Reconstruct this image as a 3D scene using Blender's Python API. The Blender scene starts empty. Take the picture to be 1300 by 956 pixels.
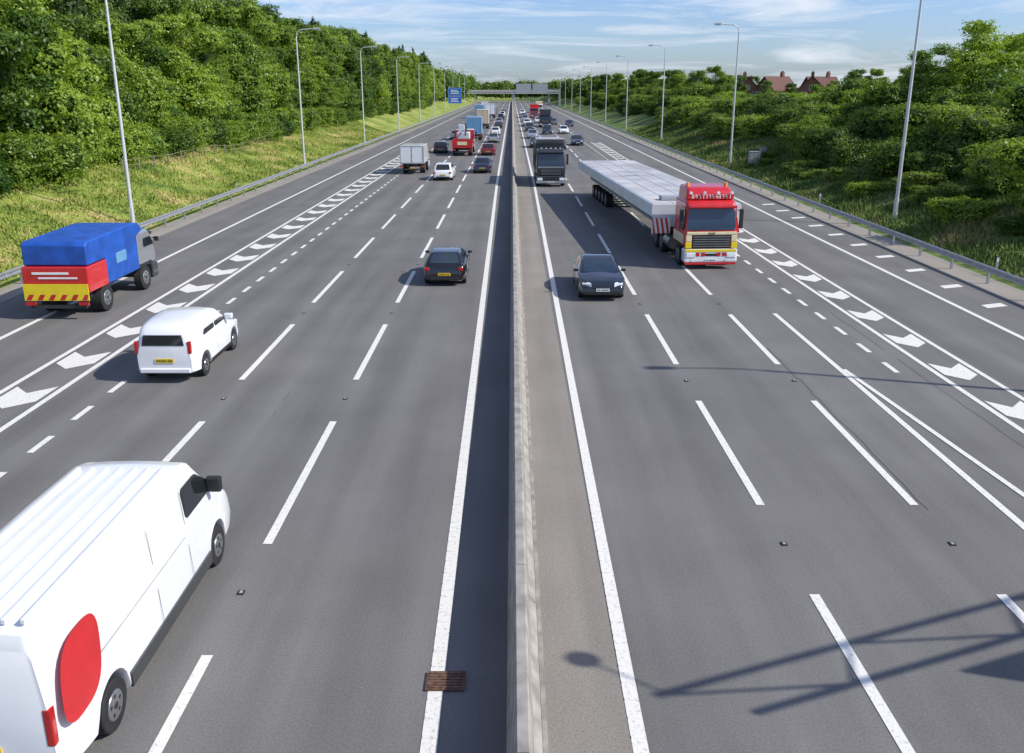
import bpy, bmesh, math, random
import numpy as np
from mathutils import Vector, Matrix
random.seed(11); rng=np.random.default_rng(11)
scene=bpy.context.scene
COL=scene.collection
scene.view_settings.view_transform='Standard'
try: scene.view_settings.look='None'
except: pass
scene.view_settings.exposure=0

# ---------------------------------------------------------------- materials
def mk(name,col,rough=.6,metal=0,var=.12,scale=4,bump=0,coat=0,detail=4,col2=None,spec=.5):
    m=bpy.data.materials.new(name); m.use_nodes=True
    nt=m.node_tree; b=nt.nodes['Principled BSDF']
    tc=nt.nodes.new('ShaderNodeTexCoord')
    n=nt.nodes.new('ShaderNodeTexNoise'); n.inputs['Scale'].default_value=scale; n.inputs['Detail'].default_value=detail
    nt.links.new(tc.outputs['Object'],n.inputs['Vector'])
    r=nt.nodes.new('ShaderNodeValToRGB')
    c2=col2 if col2 else tuple(min(1,c*(1+var)) for c in col)
    c1=col if col2 else tuple(c*(1-var) for c in col)
    r.color_ramp.elements[0].position=.35; r.color_ramp.elements[1].position=.65
    r.color_ramp.elements[0].color=(*c1,1); r.color_ramp.elements[1].color=(*c2,1)
    nt.links.new(n.outputs['Fac'],r.inputs['Fac']); nt.links.new(r.outputs['Color'],b.inputs['Base Color'])
    b.inputs['Roughness'].default_value=rough; b.inputs['Metallic'].default_value=metal
    b.inputs['Coat Weight'].default_value=coat; b.inputs['Coat Roughness'].default_value=.06
    b.inputs['Specular IOR Level'].default_value=spec
    if bump:
        bp=nt.nodes.new('ShaderNodeBump'); bp.inputs['Strength'].default_value=bump; bp.inputs['Distance'].default_value=.02
        nt.links.new(n.outputs['Fac'],bp.inputs['Height']); nt.links.new(bp.outputs['Normal'],b.inputs['Normal'])
    return m

def node(nt,t,**kw):
    n=nt.nodes.new(t)
    for k,v in kw.items(): setattr(n,k,v)
    return n

def asphalt_mat(name,base,tracks=True):
    m=bpy.data.materials.new(name); m.use_nodes=True; nt=m.node_tree; b=nt.nodes['Principled BSDF']; L=nt.links
    tc=node(nt,'ShaderNodeTexCoord')
    n1=node(nt,'ShaderNodeTexNoise'); n1.inputs['Scale'].default_value=30; n1.inputs['Detail'].default_value=6; n1.inputs['Roughness'].default_value=.8
    n2=node(nt,'ShaderNodeTexNoise'); n2.inputs['Scale'].default_value=1.0; n2.inputs['Detail'].default_value=5
    mp=node(nt,'ShaderNodeMapping'); mp.inputs['Scale'].default_value=(1.1,.06,1)
    L.new(tc.outputs['Object'],n1.inputs['Vector']); L.new(tc.outputs['Object'],mp.inputs['Vector']); L.new(mp.outputs[0],n2.inputs['Vector'])
    n3=node(nt,'ShaderNodeTexNoise'); n3.inputs['Scale'].default_value=.35; n3.inputs['Detail'].default_value=4
    L.new(tc.outputs['Object'],n3.inputs['Vector'])
    a=node(nt,'ShaderNodeMapRange'); a.inputs[1].default_value=.3; a.inputs[2].default_value=.7; a.inputs[3].default_value=.66; a.inputs[4].default_value=1.34
    L.new(n1.outputs['Fac'],a.inputs[0])
    c=node(nt,'ShaderNodeMapRange'); c.inputs[1].default_value=.3; c.inputs[2].default_value=.7; c.inputs[3].default_value=.85; c.inputs[4].default_value=1.15
    L.new(n2.outputs['Fac'],c.inputs[0])
    e=node(nt,'ShaderNodeMapRange'); e.inputs[1].default_value=.3; e.inputs[2].default_value=.7; e.inputs[3].default_value=.91; e.inputs[4].default_value=1.09
    L.new(n3.outputs['Fac'],e.inputs[0])
    m1=node(nt,'ShaderNodeMath',operation='MULTIPLY'); L.new(a.outputs[0],m1.inputs[0]); L.new(c.outputs[0],m1.inputs[1])
    m2=node(nt,'ShaderNodeMath',operation='MULTIPLY'); L.new(m1.outputs[0],m2.inputs[0]); L.new(e.outputs[0],m2.inputs[1])
    fac=m2.outputs[0]
    if tracks:
        sx=node(nt,'ShaderNodeSeparateXYZ'); L.new(tc.outputs['Object'],sx.inputs[0])
        mu=node(nt,'ShaderNodeMath',operation='MULTIPLY'); L.new(sx.outputs[0],mu.inputs[0]); mu.inputs[1].default_value=2*math.pi/1.65
        sn=node(nt,'ShaderNodeMath',operation='SINE'); L.new(mu.outputs[0],sn.inputs[0])
        ma=node(nt,'ShaderNodeMath',operation='MULTIPLY_ADD'); L.new(sn.outputs[0],ma.inputs[0]); ma.inputs[1].default_value=.045; ma.inputs[2].default_value=1
        m3=node(nt,'ShaderNodeMath',operation='MULTIPLY'); L.new(fac,m3.inputs[0]); L.new(ma.outputs[0],m3.inputs[1]); fac=m3.outputs[0]
    vm=node(nt,'ShaderNodeVectorMath',operation='SCALE'); vm.inputs[0].default_value=base; L.new(fac,vm.inputs['Scale'])
    L.new(vm.outputs[0],b.inputs['Base Color']); b.inputs['Roughness'].default_value=.85; b.inputs['Specular IOR Level'].default_value=.3
    bp=node(nt,'ShaderNodeBump'); bp.inputs['Strength'].default_value=.4; bp.inputs['Distance'].default_value=.01
    L.new(n1.outputs['Fac'],bp.inputs['Height']); L.new(bp.outputs['Normal'],b.inputs['Normal'])
    return m

def paint_line_mat():
    m=bpy.data.materials.new('worn_white_road_paint'); m.use_nodes=True; nt=m.node_tree; b=nt.nodes['Principled BSDF']; L=nt.links
    tc=node(nt,'ShaderNodeTexCoord'); n=node(nt,'ShaderNodeTexNoise'); n.inputs['Scale'].default_value=14; n.inputs['Detail'].default_value=8; n.inputs['Roughness'].default_value=.75
    L.new(tc.outputs['Object'],n.inputs['Vector'])
    r=node(nt,'ShaderNodeValToRGB'); e=r.color_ramp.elements
    e[0].position=.28; e[0].color=(.30,.29,.27,1); e[1].position=.48; e[1].color=(.72,.70,.65,1)
    L.new(n.outputs['Fac'],r.inputs['Fac']); L.new(r.outputs['Color'],b.inputs['Base Color']); b.inputs['Roughness'].default_value=.7
    return m

def leaf_mat(name,c1,c2,tr=.35,objscale=.5):
    m=bpy.data.materials.new(name); m.use_nodes=True; nt=m.node_tree; L=nt.links
    for x in list(nt.nodes): nt.nodes.remove(x)
    out=node(nt,'ShaderNodeOutputMaterial'); tc=node(nt,'ShaderNodeTexCoord'); oi=node(nt,'ShaderNodeObjectInfo')
    n=node(nt,'ShaderNodeTexNoise'); n.inputs['Scale'].default_value=objscale*2.4; n.inputs['Detail'].default_value=5; n.inputs['Roughness'].default_value=.75
    L.new(tc.outputs['Object'],n.inputs['Vector'])
    ad=node(nt,'ShaderNodeMath',operation='MULTIPLY_ADD'); L.new(oi.outputs['Random'],ad.inputs[0]); ad.inputs[1].default_value=.44; L.new(n.outputs['Fac'],ad.inputs[2])
    sb=node(nt,'ShaderNodeMath',operation='SUBTRACT'); L.new(ad.outputs[0],sb.inputs[0]); sb.inputs[1].default_value=.20
    r=node(nt,'ShaderNodeValToRGB'); e=r.color_ramp.elements; e[0].position=.3; e[0].color=(*c1,1); e[1].position=.72; e[1].color=(*c2,1)
    L.new(sb.outputs[0],r.inputs['Fac'])
    d=node(nt,'ShaderNodeBsdfDiffuse'); t=node(nt,'ShaderNodeBsdfTranslucent'); g=node(nt,'ShaderNodeBsdfGlossy'); g.inputs['Roughness'].default_value=.45
    L.new(r.outputs['Color'],d.inputs['Color'])
    vm=node(nt,'ShaderNodeVectorMath',operation='MULTIPLY'); vm.inputs[1].default_value=(1.25,1.3,.5); L.new(r.outputs['Color'],vm.inputs[0]); L.new(vm.outputs[0],t.inputs['Color'])
    mx=node(nt,'ShaderNodeMixShader'); mx.inputs[0].default_value=tr; L.new(d.outputs[0],mx.inputs[1]); L.new(t.outputs[0],mx.inputs[2])
    mx2=node(nt,'ShaderNodeMixShader'); mx2.inputs[0].default_value=.03; L.new(mx.outputs[0],mx2.inputs[1]); L.new(g.outputs[0],mx2.inputs[2])
    L.new(mx2.outputs[0],out.inputs[0])
    return m

def grass_mat(name):
    m=bpy.data.materials.new(name); m.use_nodes=True; nt=m.node_tree; b=nt.nodes['Principled BSDF']; L=nt.links
    tc=node(nt,'ShaderNodeTexCoord')
    n=node(nt,'ShaderNodeTexNoise'); n.inputs['Scale'].default_value=.28; n.inputs['Detail'].default_value=7; n.inputs['Roughness'].default_value=.72
    n2=node(nt,'ShaderNodeTexNoise'); n2.inputs['Scale'].default_value=6; n2.inputs['Detail'].default_value=5; n2.inputs['Roughness'].default_value=.8
    L.new(tc.outputs['Object'],n.inputs['Vector']); L.new(tc.outputs['Object'],n2.inputs['Vector'])
    r=node(nt,'ShaderNodeValToRGB'); e=r.color_ramp.elements
    e[0].position=.36; e[0].color=(.11,.18,.03,1); e[1].position=.70; e[1].color=(.52,.40,.19,1)
    k=r.color_ramp.elements.new(.52); k.color=(.27,.32,.065,1)
    L.new(n.outputs['Fac'],r.inputs['Fac'])
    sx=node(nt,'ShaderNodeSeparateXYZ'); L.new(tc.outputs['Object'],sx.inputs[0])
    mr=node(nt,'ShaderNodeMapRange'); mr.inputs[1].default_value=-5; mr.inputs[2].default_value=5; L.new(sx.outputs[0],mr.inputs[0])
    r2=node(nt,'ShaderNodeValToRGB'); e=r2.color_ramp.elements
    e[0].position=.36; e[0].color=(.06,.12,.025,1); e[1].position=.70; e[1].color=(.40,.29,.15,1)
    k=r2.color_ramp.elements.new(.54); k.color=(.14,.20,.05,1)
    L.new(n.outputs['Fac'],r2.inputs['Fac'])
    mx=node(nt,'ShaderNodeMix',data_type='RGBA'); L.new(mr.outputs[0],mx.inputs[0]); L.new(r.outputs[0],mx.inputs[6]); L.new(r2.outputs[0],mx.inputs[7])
    a=node(nt,'ShaderNodeMapRange'); a.inputs[1].default_value=.3; a.inputs[2].default_value=.7; a.inputs[3].default_value=.6; a.inputs[4].default_value=1.35
    L.new(n2.outputs['Fac'],a.inputs[0])
    vm=node(nt,'ShaderNodeVectorMath',operation='SCALE'); L.new(mx.outputs[2],vm.inputs[0]); L.new(a.outputs[0],vm.inputs['Scale'])
    L.new(vm.outputs[0],b.inputs['Base Color']); b.inputs['Roughness'].default_value=.9; b.inputs['Specular IOR Level'].default_value=.2
    return m

M={}
M['asphalt']=asphalt_mat('asphalt',(.152,.147,.141))
M['verge']=asphalt_mat('gravel_verge',(.28,.255,.22),False)
M['median']=asphalt_mat('median_concrete',(.235,.215,.188),False)
M['line']=paint_line_mat()
M['seam']=mk('bitumen_seam',(.06,.058,.056),.7)
M['concrete']=mk('weathered_concrete',(.29,.27,.24),.9,scale=3,var=.25,bump=.3,detail=8)
M['paleconcrete']=mk('pale_bridge_concrete',(.45,.44,.42),.9,scale=1,var=.12,detail=6)
M['galv']=mk('galvanised_steel',(.42,.44,.45),.45,metal=.6,var=.1,scale=3)
M['polegrey']=mk('painted_pole_grey',(.58,.60,.61),.45,metal=.2,var=.05)
M['lantern']=mk('lantern_grey',(.45,.46,.47),.4)
M['lens']=mk('lantern_lens',(.7,.72,.72),.15)
M['tyre']=mk('tyre_rubber',(.018,.018,.019),.8,var=.2)
M['rim']=mk('wheel_rim',(.38,.39,.4),.3,metal=.8)
M['glass']=mk('dark_car_glass',(.012,.016,.02),.06,var=.1,coat=.6)
M['glassb']=mk('sky_reflecting_glass',(.02,.035,.055),.05,var=.1,coat=.8)
M['black']=mk('black_plastic',(.02,.02,.022),.55)
M['blackpaint']=mk('black_paint',(.006,.007,.009),.22,coat=1,var=.05)
M['darkblue']=mk('dark_blue_paint',(.012,.02,.045),.28,coat=1,var=.05)
M['darkgrey']=mk('dark_grey_paint',(.03,.033,.037),.3,coat=1,var=.05)
M['navy']=mk('blue_black_paint',(.008,.011,.017),.22,coat=1,var=.05)
M['silver']=mk('silver_paint',(.42,.44,.46),.32,metal=.6,coat=1,var=.03)
M['white']=mk('white_paint',(.78,.79,.80),.3,coat=.8,var=.03,scale=1.5)
M['red']=mk('red_paint',(.55,.012,.015),.32,coat=.8,var=.06)
M['darkred']=mk('dark_red_paint',(.16,.012,.014),.32,coat=.8,var=.06)
M['cream']=mk('cream_paint',(.78,.68,.42),.35,coat=.6,var=.05)
M['blue']=mk('blue_tarpaulin',(.012,.08,.38),.5,var=.2,scale=2)
M['skyblue']=mk('light_blue_panel',(.13,.30,.50),.45,var=.08)
M['signblue']=mk('sign_blue',(.01,.14,.55),.4,var=.05)
M['yellow']=mk('reflective_yellow',(.80,.62,.02),.4,var=.05)
M['plateY']=mk('plate_yellow',(.85,.60,.03),.4,var=.03)
M['plateW']=mk('plate_white',(.8,.8,.78),.4,var=.03)
M['tail']=mk('tail_lamp_red',(.45,.01,.01),.2,coat=1)
M['head']=mk('headlamp_clear',(.75,.78,.8),.1,coat=1)
M['amber']=mk('amber_lamp',(.8,.25,.01),.2,coat=1)
M['tan']=mk('tan_curtain',(.58,.48,.32),.6,var=.1)
M['steel']=mk('pale_grey_primed_steel',(.58,.62,.66),.5,var=.08,scale=.6,detail=6)
M['steeltop']=mk('dusty_steel_top',(.42,.42,.43),.7,var=.22,scale=.5,detail=9)
M['chassis']=mk('chassis_dark',(.03,.03,.032),.6)
M['signback']=mk('sign_back_grey',(.34,.36,.38),.5)
M['wood']=mk('fence_timber',(.24,.20,.14),.85,var=.25,scale=8)
M['bark']=mk('bark',(.12,.10,.075),.9,var=.35,scale=9,bump=.6)
M['brick']=mk('red_brick_wall',(.20,.085,.06),.85,var=.2,scale=12)
M['tile']=mk('brown_red_clay_roof_tile',(.135,.065,.052),.85,var=.25,scale=6)
M['frame']=mk('window_frame_white',(.7,.7,.68),.5)
M['rust']=mk('rusty_iron',(.13,.07,.045),.85,var=.4,scale=20,bump=.6)
M['leafA']=leaf_mat('leaves_mid_green',(.06,.13,.014),(.29,.40,.05),.42)
M['leafB']=leaf_mat('leaves_dark_green',(.045,.105,.016),(.20,.31,.042),.40)
M['leafP']=leaf_mat('pine_needles',(.030,.064,.02),(.12,.175,.045),.2)
M['leafR']=leaf_mat('shrub_leaves',(.065,.13,.022),(.28,.37,.07),.45)
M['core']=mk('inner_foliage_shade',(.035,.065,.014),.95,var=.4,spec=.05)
M['grass']=grass_mat('rough_grass')

# ---------------------------------------------------------------- builders
class MB:
    def __init__(s): s.v=[]; s.f=[]; s.m=[]
    def add(s,vs,fs,mi=0):
        o=len(s.v); s.v+= [tuple(p) for p in vs]; s.f+=[tuple(i+o for i in f) for f in fs]; s.m+=[mi]*len(fs)
    def box(s,x0,x1,y0,y1,z0,z1,mi=0):
        s.add([(x0,y0,z0),(x1,y0,z0),(x1,y1,z0),(x0,y1,z0),(x0,y0,z1),(x1,y0,z1),(x1,y1,z1),(x0,y1,z1)],
              [(0,3,2,1),(4,5,6,7),(0,1,5,4),(1,2,6,5),(2,3,7,6),(3,0,4,7)],mi)
    def prismX(s,prof,x0,x1,mi=0,tx=None):
        n=len(prof); a=[(x0*(tx[i] if tx else 1),p[0],p[1]) for i,p in enumerate(prof)]; b=[(x1*(tx[i] if tx else 1),p[0],p[1]) for i,p in enumerate(prof)]
        s.add(a+b,[(i,(i+1)%n,n+(i+1)%n,n+i) for i in range(n)]+[tuple(range(n))[::-1],tuple(range(n,2*n))],mi)
    def prismY(s,prof,ys,mi=0,offs=None):
        n=len(prof); o=len(s.v)
        for k,y in enumerate(ys):
            dx=offs[k] if offs else 0
            s.v+=[(p[0]+dx,y,p[1]) for p in prof]
        for k in range(len(ys)-1):
            for i in range(n):
                s.f.append((o+k*n+i,o+(k+1)*n+i,o+(k+1)*n+(i+1)%n,o+k*n+(i+1)%n)); s.m.append(mi)
        s.f.append(tuple(o+i for i in range(n))); s.m.append(mi)
        s.f.append(tuple(o+(len(ys)-1)*n+i for i in range(n))[::-1]); s.m.append(mi)
    def cyl(s,p0,p1,r0,r1,n=12,mi=0):
        p0=Vector(p0);p1=Vector(p1);d=(p1-p0).normalized(); t=d.orthogonal().normalized(); b=d.cross(t)
        vs=[]
        for p,r in((p0,r0),(p1,r1)):
            for i in range(n):
                a=2*math.pi*i/n; vs.append(p+t*math.cos(a)*r+b*math.sin(a)*r)
        s.add(vs,[(i,(i+1)%n,n+(i+1)%n,n+i) for i in range(n)]+[tuple(range(n))[::-1],tuple(range(n,2*n))],mi)
    def poly(s,pts,mi=0): s.add(pts,[tuple(range(len(pts)))],mi)
    def obj(s,name,mats,parent=None,bevel=0,smooth=None,loc=None,seg=2):
        me=bpy.data.meshes.new(name); me.from_pydata(s.v,[],s.f)
        if not isinstance(mats,(list,tuple)): mats=[mats]
        for m in mats: me.materials.append(M[m] if isinstance(m,str) else m)
        if len(mats)>1: me.polygons.foreach_set('material_index',s.m)
        bm=bmesh.new(); bm.from_mesh(me); bmesh.ops.recalc_face_normals(bm,faces=bm.faces); bm.to_mesh(me); bm.free()
        me.update()
        if smooth is not None:
            me.polygons.foreach_set('use_smooth',[True]*len(me.polygons))
            me.set_sharp_from_angle(angle=math.radians(smooth))
        o=bpy.data.objects.new(name,me); COL.objects.link(o)
        if parent: o.parent=parent
        if loc: o.location=loc
        if bevel:
            md=o.modifiers.new('bevel','BEVEL'); md.width=bevel; md.segments=seg; md.limit_method='ANGLE'; md.angle_limit=math.radians(30)
        return o

def thing(name,label,cat,loc=(0,0,0),rz=0,group=None):
    e=bpy.data.objects.new(name,None); e.empty_display_size=.5; COL.objects.link(e)
    e.location=loc; e.rotation_euler=(0,0,rz); e['label']=label; e['category']=cat
    if group: e['group']=group
    return e
def meta(o,label=None,cat=None,kind=None,group=None):
    if label:o['label']=label
    if cat:o['category']=cat
    if kind:o['kind']=kind
    if group:o['group']=group
    return o
def dup(root,loc,rz=None,scale=None,label=None):
    c=root.copy(); COL.objects.link(c); c.location=loc
    if rz is not None: c.rotation_euler=(0,0,rz)
    if scale is not None: c.scale=scale
    if label: c['label']=label
    def rec(src,dst):
        for ch in src.children:
            k=ch.copy(); COL.objects.link(k); k.parent=dst; rec(ch,k)
    rec(root,c)
    return c

# ---------------------------------------------------------------- camera
H=8.0; PITCH=math.atan(320/1100)
cam=bpy.data.cameras.new('camera'); co=bpy.data.objects.new('camera',cam); COL.objects.link(co)
cam.sensor_width=36; cam.lens=36*1100/1300; cam.shift_y=-44.5/1300
cam.clip_start=.1; cam.clip_end=9000
co.location=(0,0,H); co.rotation_euler=(math.pi/2-PITCH,0,0)
scene.camera=co

# ---------------------------------------------------------------- light
EL=math.radians(40); AZ=(.965,-.262)
sd=Vector((-AZ[0]*math.cos(EL),-AZ[1]*math.cos(EL),-math.sin(EL)))
sl=bpy.data.lights.new('sun','SUN'); sl.energy=5.0; sl.angle=math.radians(.5); sl.color=(1,.95,.86)
so=bpy.data.objects.new('sun',sl); COL.objects.link(so); so.rotation_euler=sd.to_track_quat('-Z','Y').to_euler()
w=bpy.data.worlds.new('World'); scene.world=w; w.use_nodes=True; nt=w.node_tree; L=nt.links
bg=nt.nodes['Background']; bg.inputs['Strength'].default_value=.15
sky=node(nt,'ShaderNodeTexSky'); sky.sky_type='NISHITA'; sky.sun_disc=False; sky.sun_elevation=EL; sky.sun_rotation=math.atan2(AZ[0],AZ[1])
sky.air_density=1.0; sky.dust_density=.8; sky.ozone_density=1.2
tc=node(nt,'ShaderNodeTexCoord'); mp=node(nt,'ShaderNodeMapping'); mp.inputs['Scale'].default_value=(3.0,3.0,30); mp.inputs['Rotation'].default_value=(0,math.radians(4),0)
L.new(tc.outputs['Generated'],mp.inputs['Vector'])
cn=node(nt,'ShaderNodeTexNoise'); cn.inputs['Scale'].default_value=1.9; cn.inputs['Detail'].default_value=10; cn.inputs['Roughness'].default_value=.62; cn.inputs['Distortion'].default_value=.7
L.new(mp.outputs[0],cn.inputs['Vector'])
cr=node(nt,'ShaderNodeValToRGB'); cr.color_ramp.elements[0].position=.45; cr.color_ramp.elements[0].color=(0,0,0,1); cr.color_ramp.elements[1].position=.70; cr.color_ramp.elements[1].color=(.85,.85,.85,1)
L.new(cn.outputs['Fac'],cr.inputs['Fac'])
tint=node(nt,'ShaderNodeMix',data_type='RGBA',blend_type='MULTIPLY'); tint.inputs[0].default_value=1; L.new(sky.outputs[0],tint.inputs[6]); tint.inputs[7].default_value=(.62,.76,1.10,1)
mx=node(nt,'ShaderNodeMix',data_type='RGBA'); L.new(cr.outputs[0],mx.inputs[0]); L.new(tint.outputs[2],mx.inputs[6]); mx.inputs[7].default_value=(5.6,6.0,6.6,1)
L.new(mx.outputs[2],bg.inputs['Color'])

# ---------------------------------------------------------------- terrain
def lerp_tab(t,x):
    if x<=t[0][0]: return t[0][1]
    for (a,b),(c,d) in zip(t,t[1:]):
        if x<=c: return b+(d-b)*(x-a)/(c-a)
    return t[-1][1]
LT=[(21.6,-.03),(24,.35),(31,2.3),(40,4.0),(60,5),(4000,5)]
RT=[(21.3,-.03),(24,.6),(31,2.6),(38,4.2),(50,4.6),(4000,4.6)]
def tz(x,y):
    a=abs(x); z=lerp_tab(LT if x<0 else RT,a)
    if a>22: z+= .18*math.sin(x*.7+y*.13)*min(1,(a-22)/4)+.14*math.sin(y*.31+x*.2)*min(1,(a-22)/4)
    return z
xs=[-4000,-1500,-600,-250,-120,-80]+[-60+2*i for i in range(10)]+[-41+i for i in range(21)]+[-20,-10,0,10,20]+[21+i for i in range(21)]+[43+2*i for i in range(10)]+[80,120,250,600,1500,4000]
xs=sorted(set(xs)); ys=[-200,-100,-50]+[-20+4*i for i in range(90)]+[350,380,420,480,560,700,1000,2000,5000]
g=MB()
for y in ys:
    for x in xs: g.v.append((x,y,tz(x,y)))
nx=len(xs)
for j in range(len(ys)-1):
    for i in range(nx-1):
        g.f.append((j*nx+i,j*nx+i+1,(j+1)*nx+i+1,(j+1)*nx+i)); g.m.append(0)
ground=g.obj('ground','grass',smooth=60); meta(ground,'rough grass banks either side of the motorway','ground','structure')

YE=640
def sheet(mb,x0,x1,y0,y1,z,n=1):
    mb.poly([(x0,y0,z),(x1,y0,z),(x1,y1,z),(x0,y1,z)])
r=MB()
for k in range(34): sheet(r,-20.0,19.6,-40+20*k,-20+20*k,0)
road=r.obj('road','asphalt'); meta(road,'wide grey asphalt motorway with two carriageways','road','structure')
r=MB(); sheet(r,-21.9,-20,-40,YE,-.006); sheet(r,19.6,21.5,-40,YE,-.006)
meta(r.obj('verge','verge'),'gravelly concrete verge under the crash barriers','verge','structure')
r=MB(); sheet(r,.4,1.52,-40,YE,.004)
meta(r.obj('median_strip','median'),'brownish paved strip beside the central barrier','median','structure')

ZL=.009
def rx0(y): return 1.62+min(1,max(0,(y-8)/70))*.34
def lx0(y): return -1.05-min(1,max(0,(y-8)/70))*.28
yy=[-40,0,8,16,24,32,40,48,56,64,72,80,100,150,200,300,YE]
e=MB()
def strip(mb,fx,wd,ys,z=ZL):
    for a,b in zip(ys,ys[1:]):
        xa,xb=fx(a),fx(b); mb.poly([(xa-wd/2,a,z),(xa+wd/2,a,z),(xb+wd/2,b,z),(xb-wd/2,b,z)])
strip(e,rx0,.20,yy); strip(e,lx0,.21,yy)
for xc in(12.45,13.75): strip(e,lambda y,xc=xc:xc,.16,[-40,60,140])
for xc in(-12.5,-14.05): strip(e,lambda y,xc=xc:xc,.17,[-40,60,112])
strip(e,lambda y:17.1,.2,[-40,60,YE]); strip(e,lambda y:-17.1,.2,[-40,60,YE])
strip(e,lambda y:9.75,.16,[-40,12,31.2])
strip(e,lambda y:lerp_tab([(-40,14),(9,11.1),(16.2,10.5),(24.5,9.86),(25,9.8)],y),.14,[-40,9,16.2,24.5],ZL+.004)
eo=e.obj('edge_line','line',road)
d=MB()
for k in range(-4,66):
    for xc in(-4.48,-7.76):
        y0=14.2+9.35*k; sheet(d,xc-.085,xc+.085,y0,y0+6.1,ZL)
    for xc in(4.98,8.06):
        y0=15.75+9.25*k; sheet(d,xc-.085,xc+.085,y0,y0+6.05,ZL)
d.obj('lane_marking','line',road)
d=MB()
for k in range(0,60):
    y0=18.1+2.05*k-10
    if y0<112: sheet(d,-11.13,-10.97,y0,y0+1.0,ZL)
    y0=24.2+2.05*k
    if y0<140: sheet(d,11.25,11.41,y0,y0+1.0,ZL)
for k in range(30):
    y0=112+9.35*k; sheet(d,-11.13,-10.97,y0,y0+6,ZL)
    y0=140+9.25*k; sheet(d,11.25,11.41,y0,y0+6,ZL)
d.obj('lane_marking','line',road)
d=MB()
for k in range(-3,27):
    y=21.2+3.35*k; a,m,b=-13.85,-13.3,-12.7
    d.poly([(a,y+.55,ZL),(m,y,ZL),(b,y+.55,ZL),(b,y+1.75,ZL),(m,y+1.2,ZL),(a,y+1.75,ZL)])
for k in range(-3,36):
    y=20.2+3.3*k; a,m,b=12.62,13.1,13.58
    d.poly([(a,y+.5,ZL),(m,y,ZL),(b,y+.5,ZL),(b,y+1.6,ZL),(m,y+1.1,ZL),(a,y+1.6,ZL)])
for k in range(0,11):
    y=28.6+3.4*k; d.poly([(18.1,y,ZL),(19.05,y+.35,ZL),(19.05,y+.85,ZL),(18.1,y+.5,ZL)])
d.obj('chevron_marking','line',road)
d=MB()
for k in range(80):
    y=6+.36*k
    x=lx0(y); d.box(x-.095,x+.095,y,y+.06,.006,.016)
    if y<16: x=rx0(y); d.box(x-.095,x+.095,y,y+.05,.006,.016)
d.obj('rumble_rib','line',road)
d=MB()
def wig(x,a,b,wd,amp,seed,gap=.3):
    rr=random.Random(seed); y=a; px=x; on=True
    while y<b:
        ny=y+rr.uniform(.2,.7); qx=x+rr.uniform(-amp,amp)
        if rr.random()<.12: on=rr.random()>gap
        if on: d.poly([(px-wd,y,.004),(px+wd,y,.004),(qx+wd,ny,.004),(qx-wd,ny,.004)])
        y=ny;px=qx
wig(8.25,5,30,.010,.04,1,.2); wig(-6.1,5,40,.005,.02,2,.6); wig(11.9,12,40,.006,.02,3,.6); wig(-11.9,5,50,.006,.03,4,.6); wig(4.75,5,40,.005,.015,5,.6)
d.obj('joint_seam','seam',road)

sb=MB(); sb.box(-.055,.055,-.065,.065,0,.015); sb.box(-.025,.025,-.035,.035,.013,.024,1)
s0=sb.obj('road_stud',['black','signback'],bevel=.004)
meta(s0,'small black and grey reflective road stud in the lane line','road stud',group='reflective studs between the lanes')
first=True
for k in range(0,6):
    for x,y in((-4.48,12.6+9.35*k),(-7.76,12.6+9.35*k),(4.98,14.2+9.25*k),(8.06,14.2+9.25*k)):
        if first: s0.location=(x,y,.005); first=False
        else:
            c=s0.copy(); COL.objects.link(c); c.location=(x,y,.005)
dm=MB(); dm.box(-.27,.27,-.2,.2,0,.02)
for i in range(6): dm.box(-.24,.24,-.17+.06*i,-.14+.06*i,.018,.032)
o=dm.obj('drain_cover','rust',loc=(-.93,10.35,.018)); meta(o,'rusty iron drain cover in the edge line','drain cover')

# central barrier
cb=thing('central_barrier','long weathered concrete barrier dividing the two carriageways','barrier')
b=MB()
y=-20
while y<YE:
    b.prismY([(-.07,0),(-.02,.35),(.04,.88),(.06,.9),(.19,.9),(.21,.88),(.27,.34),(.38,.2),(.39,0)],[y,y+3.98 if y<200 else y+20]); y+=4 if y<200 else 20
b.obj('wall','concrete',cb)
b=MB(); b.box(.392,.46,-20,YE,0,.05); b.obj('kerb','concrete',cb)

def crash(x,label,face):
    t=thing('crash_barrier',label,'crash barrier',(x,0,0),group='steel crash barriers along the verges')
    b=MB(); f=face
    prof=[(0,.50),(f*.05,.53),(f*.05,.58),(0,.62),(0,.66),(f*.05,.70),(f*.05,.76),(0,.79),(-f*.012,.79),(-f*.012,.50)]
    b.prismY(prof,[-20,YE]); b.obj('rail','galv',t)
    def post(y,mb): mb.box(-f*.10-.05,-f*.10+.05,y-.04,y+.04,-.05,.72); mb.box(min(-f*.013,-f*.06),max(-f*.013,-f*.06),y-.05,y+.05,.56,.74)
    mb=MB(); post(0,mb); p=mb.obj('post','galv',t,loc=(0,14,0))
    for i in range(1,100):
        c=p.copy(); COL.objects.link(c); c.parent=t; c.location=(0,14+3.2*i,0)
    mb=MB()
    y=14+320
    while y<YE: post(y,mb); y+=3.2
    q=mb.obj('post','galv',t); q['kind']='stuff'
crash(-20.9,'galvanised steel crash barrier below the grass bank',1)
crash(20.3,'galvanised steel crash barrier below the shrubby bank',-1)

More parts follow.
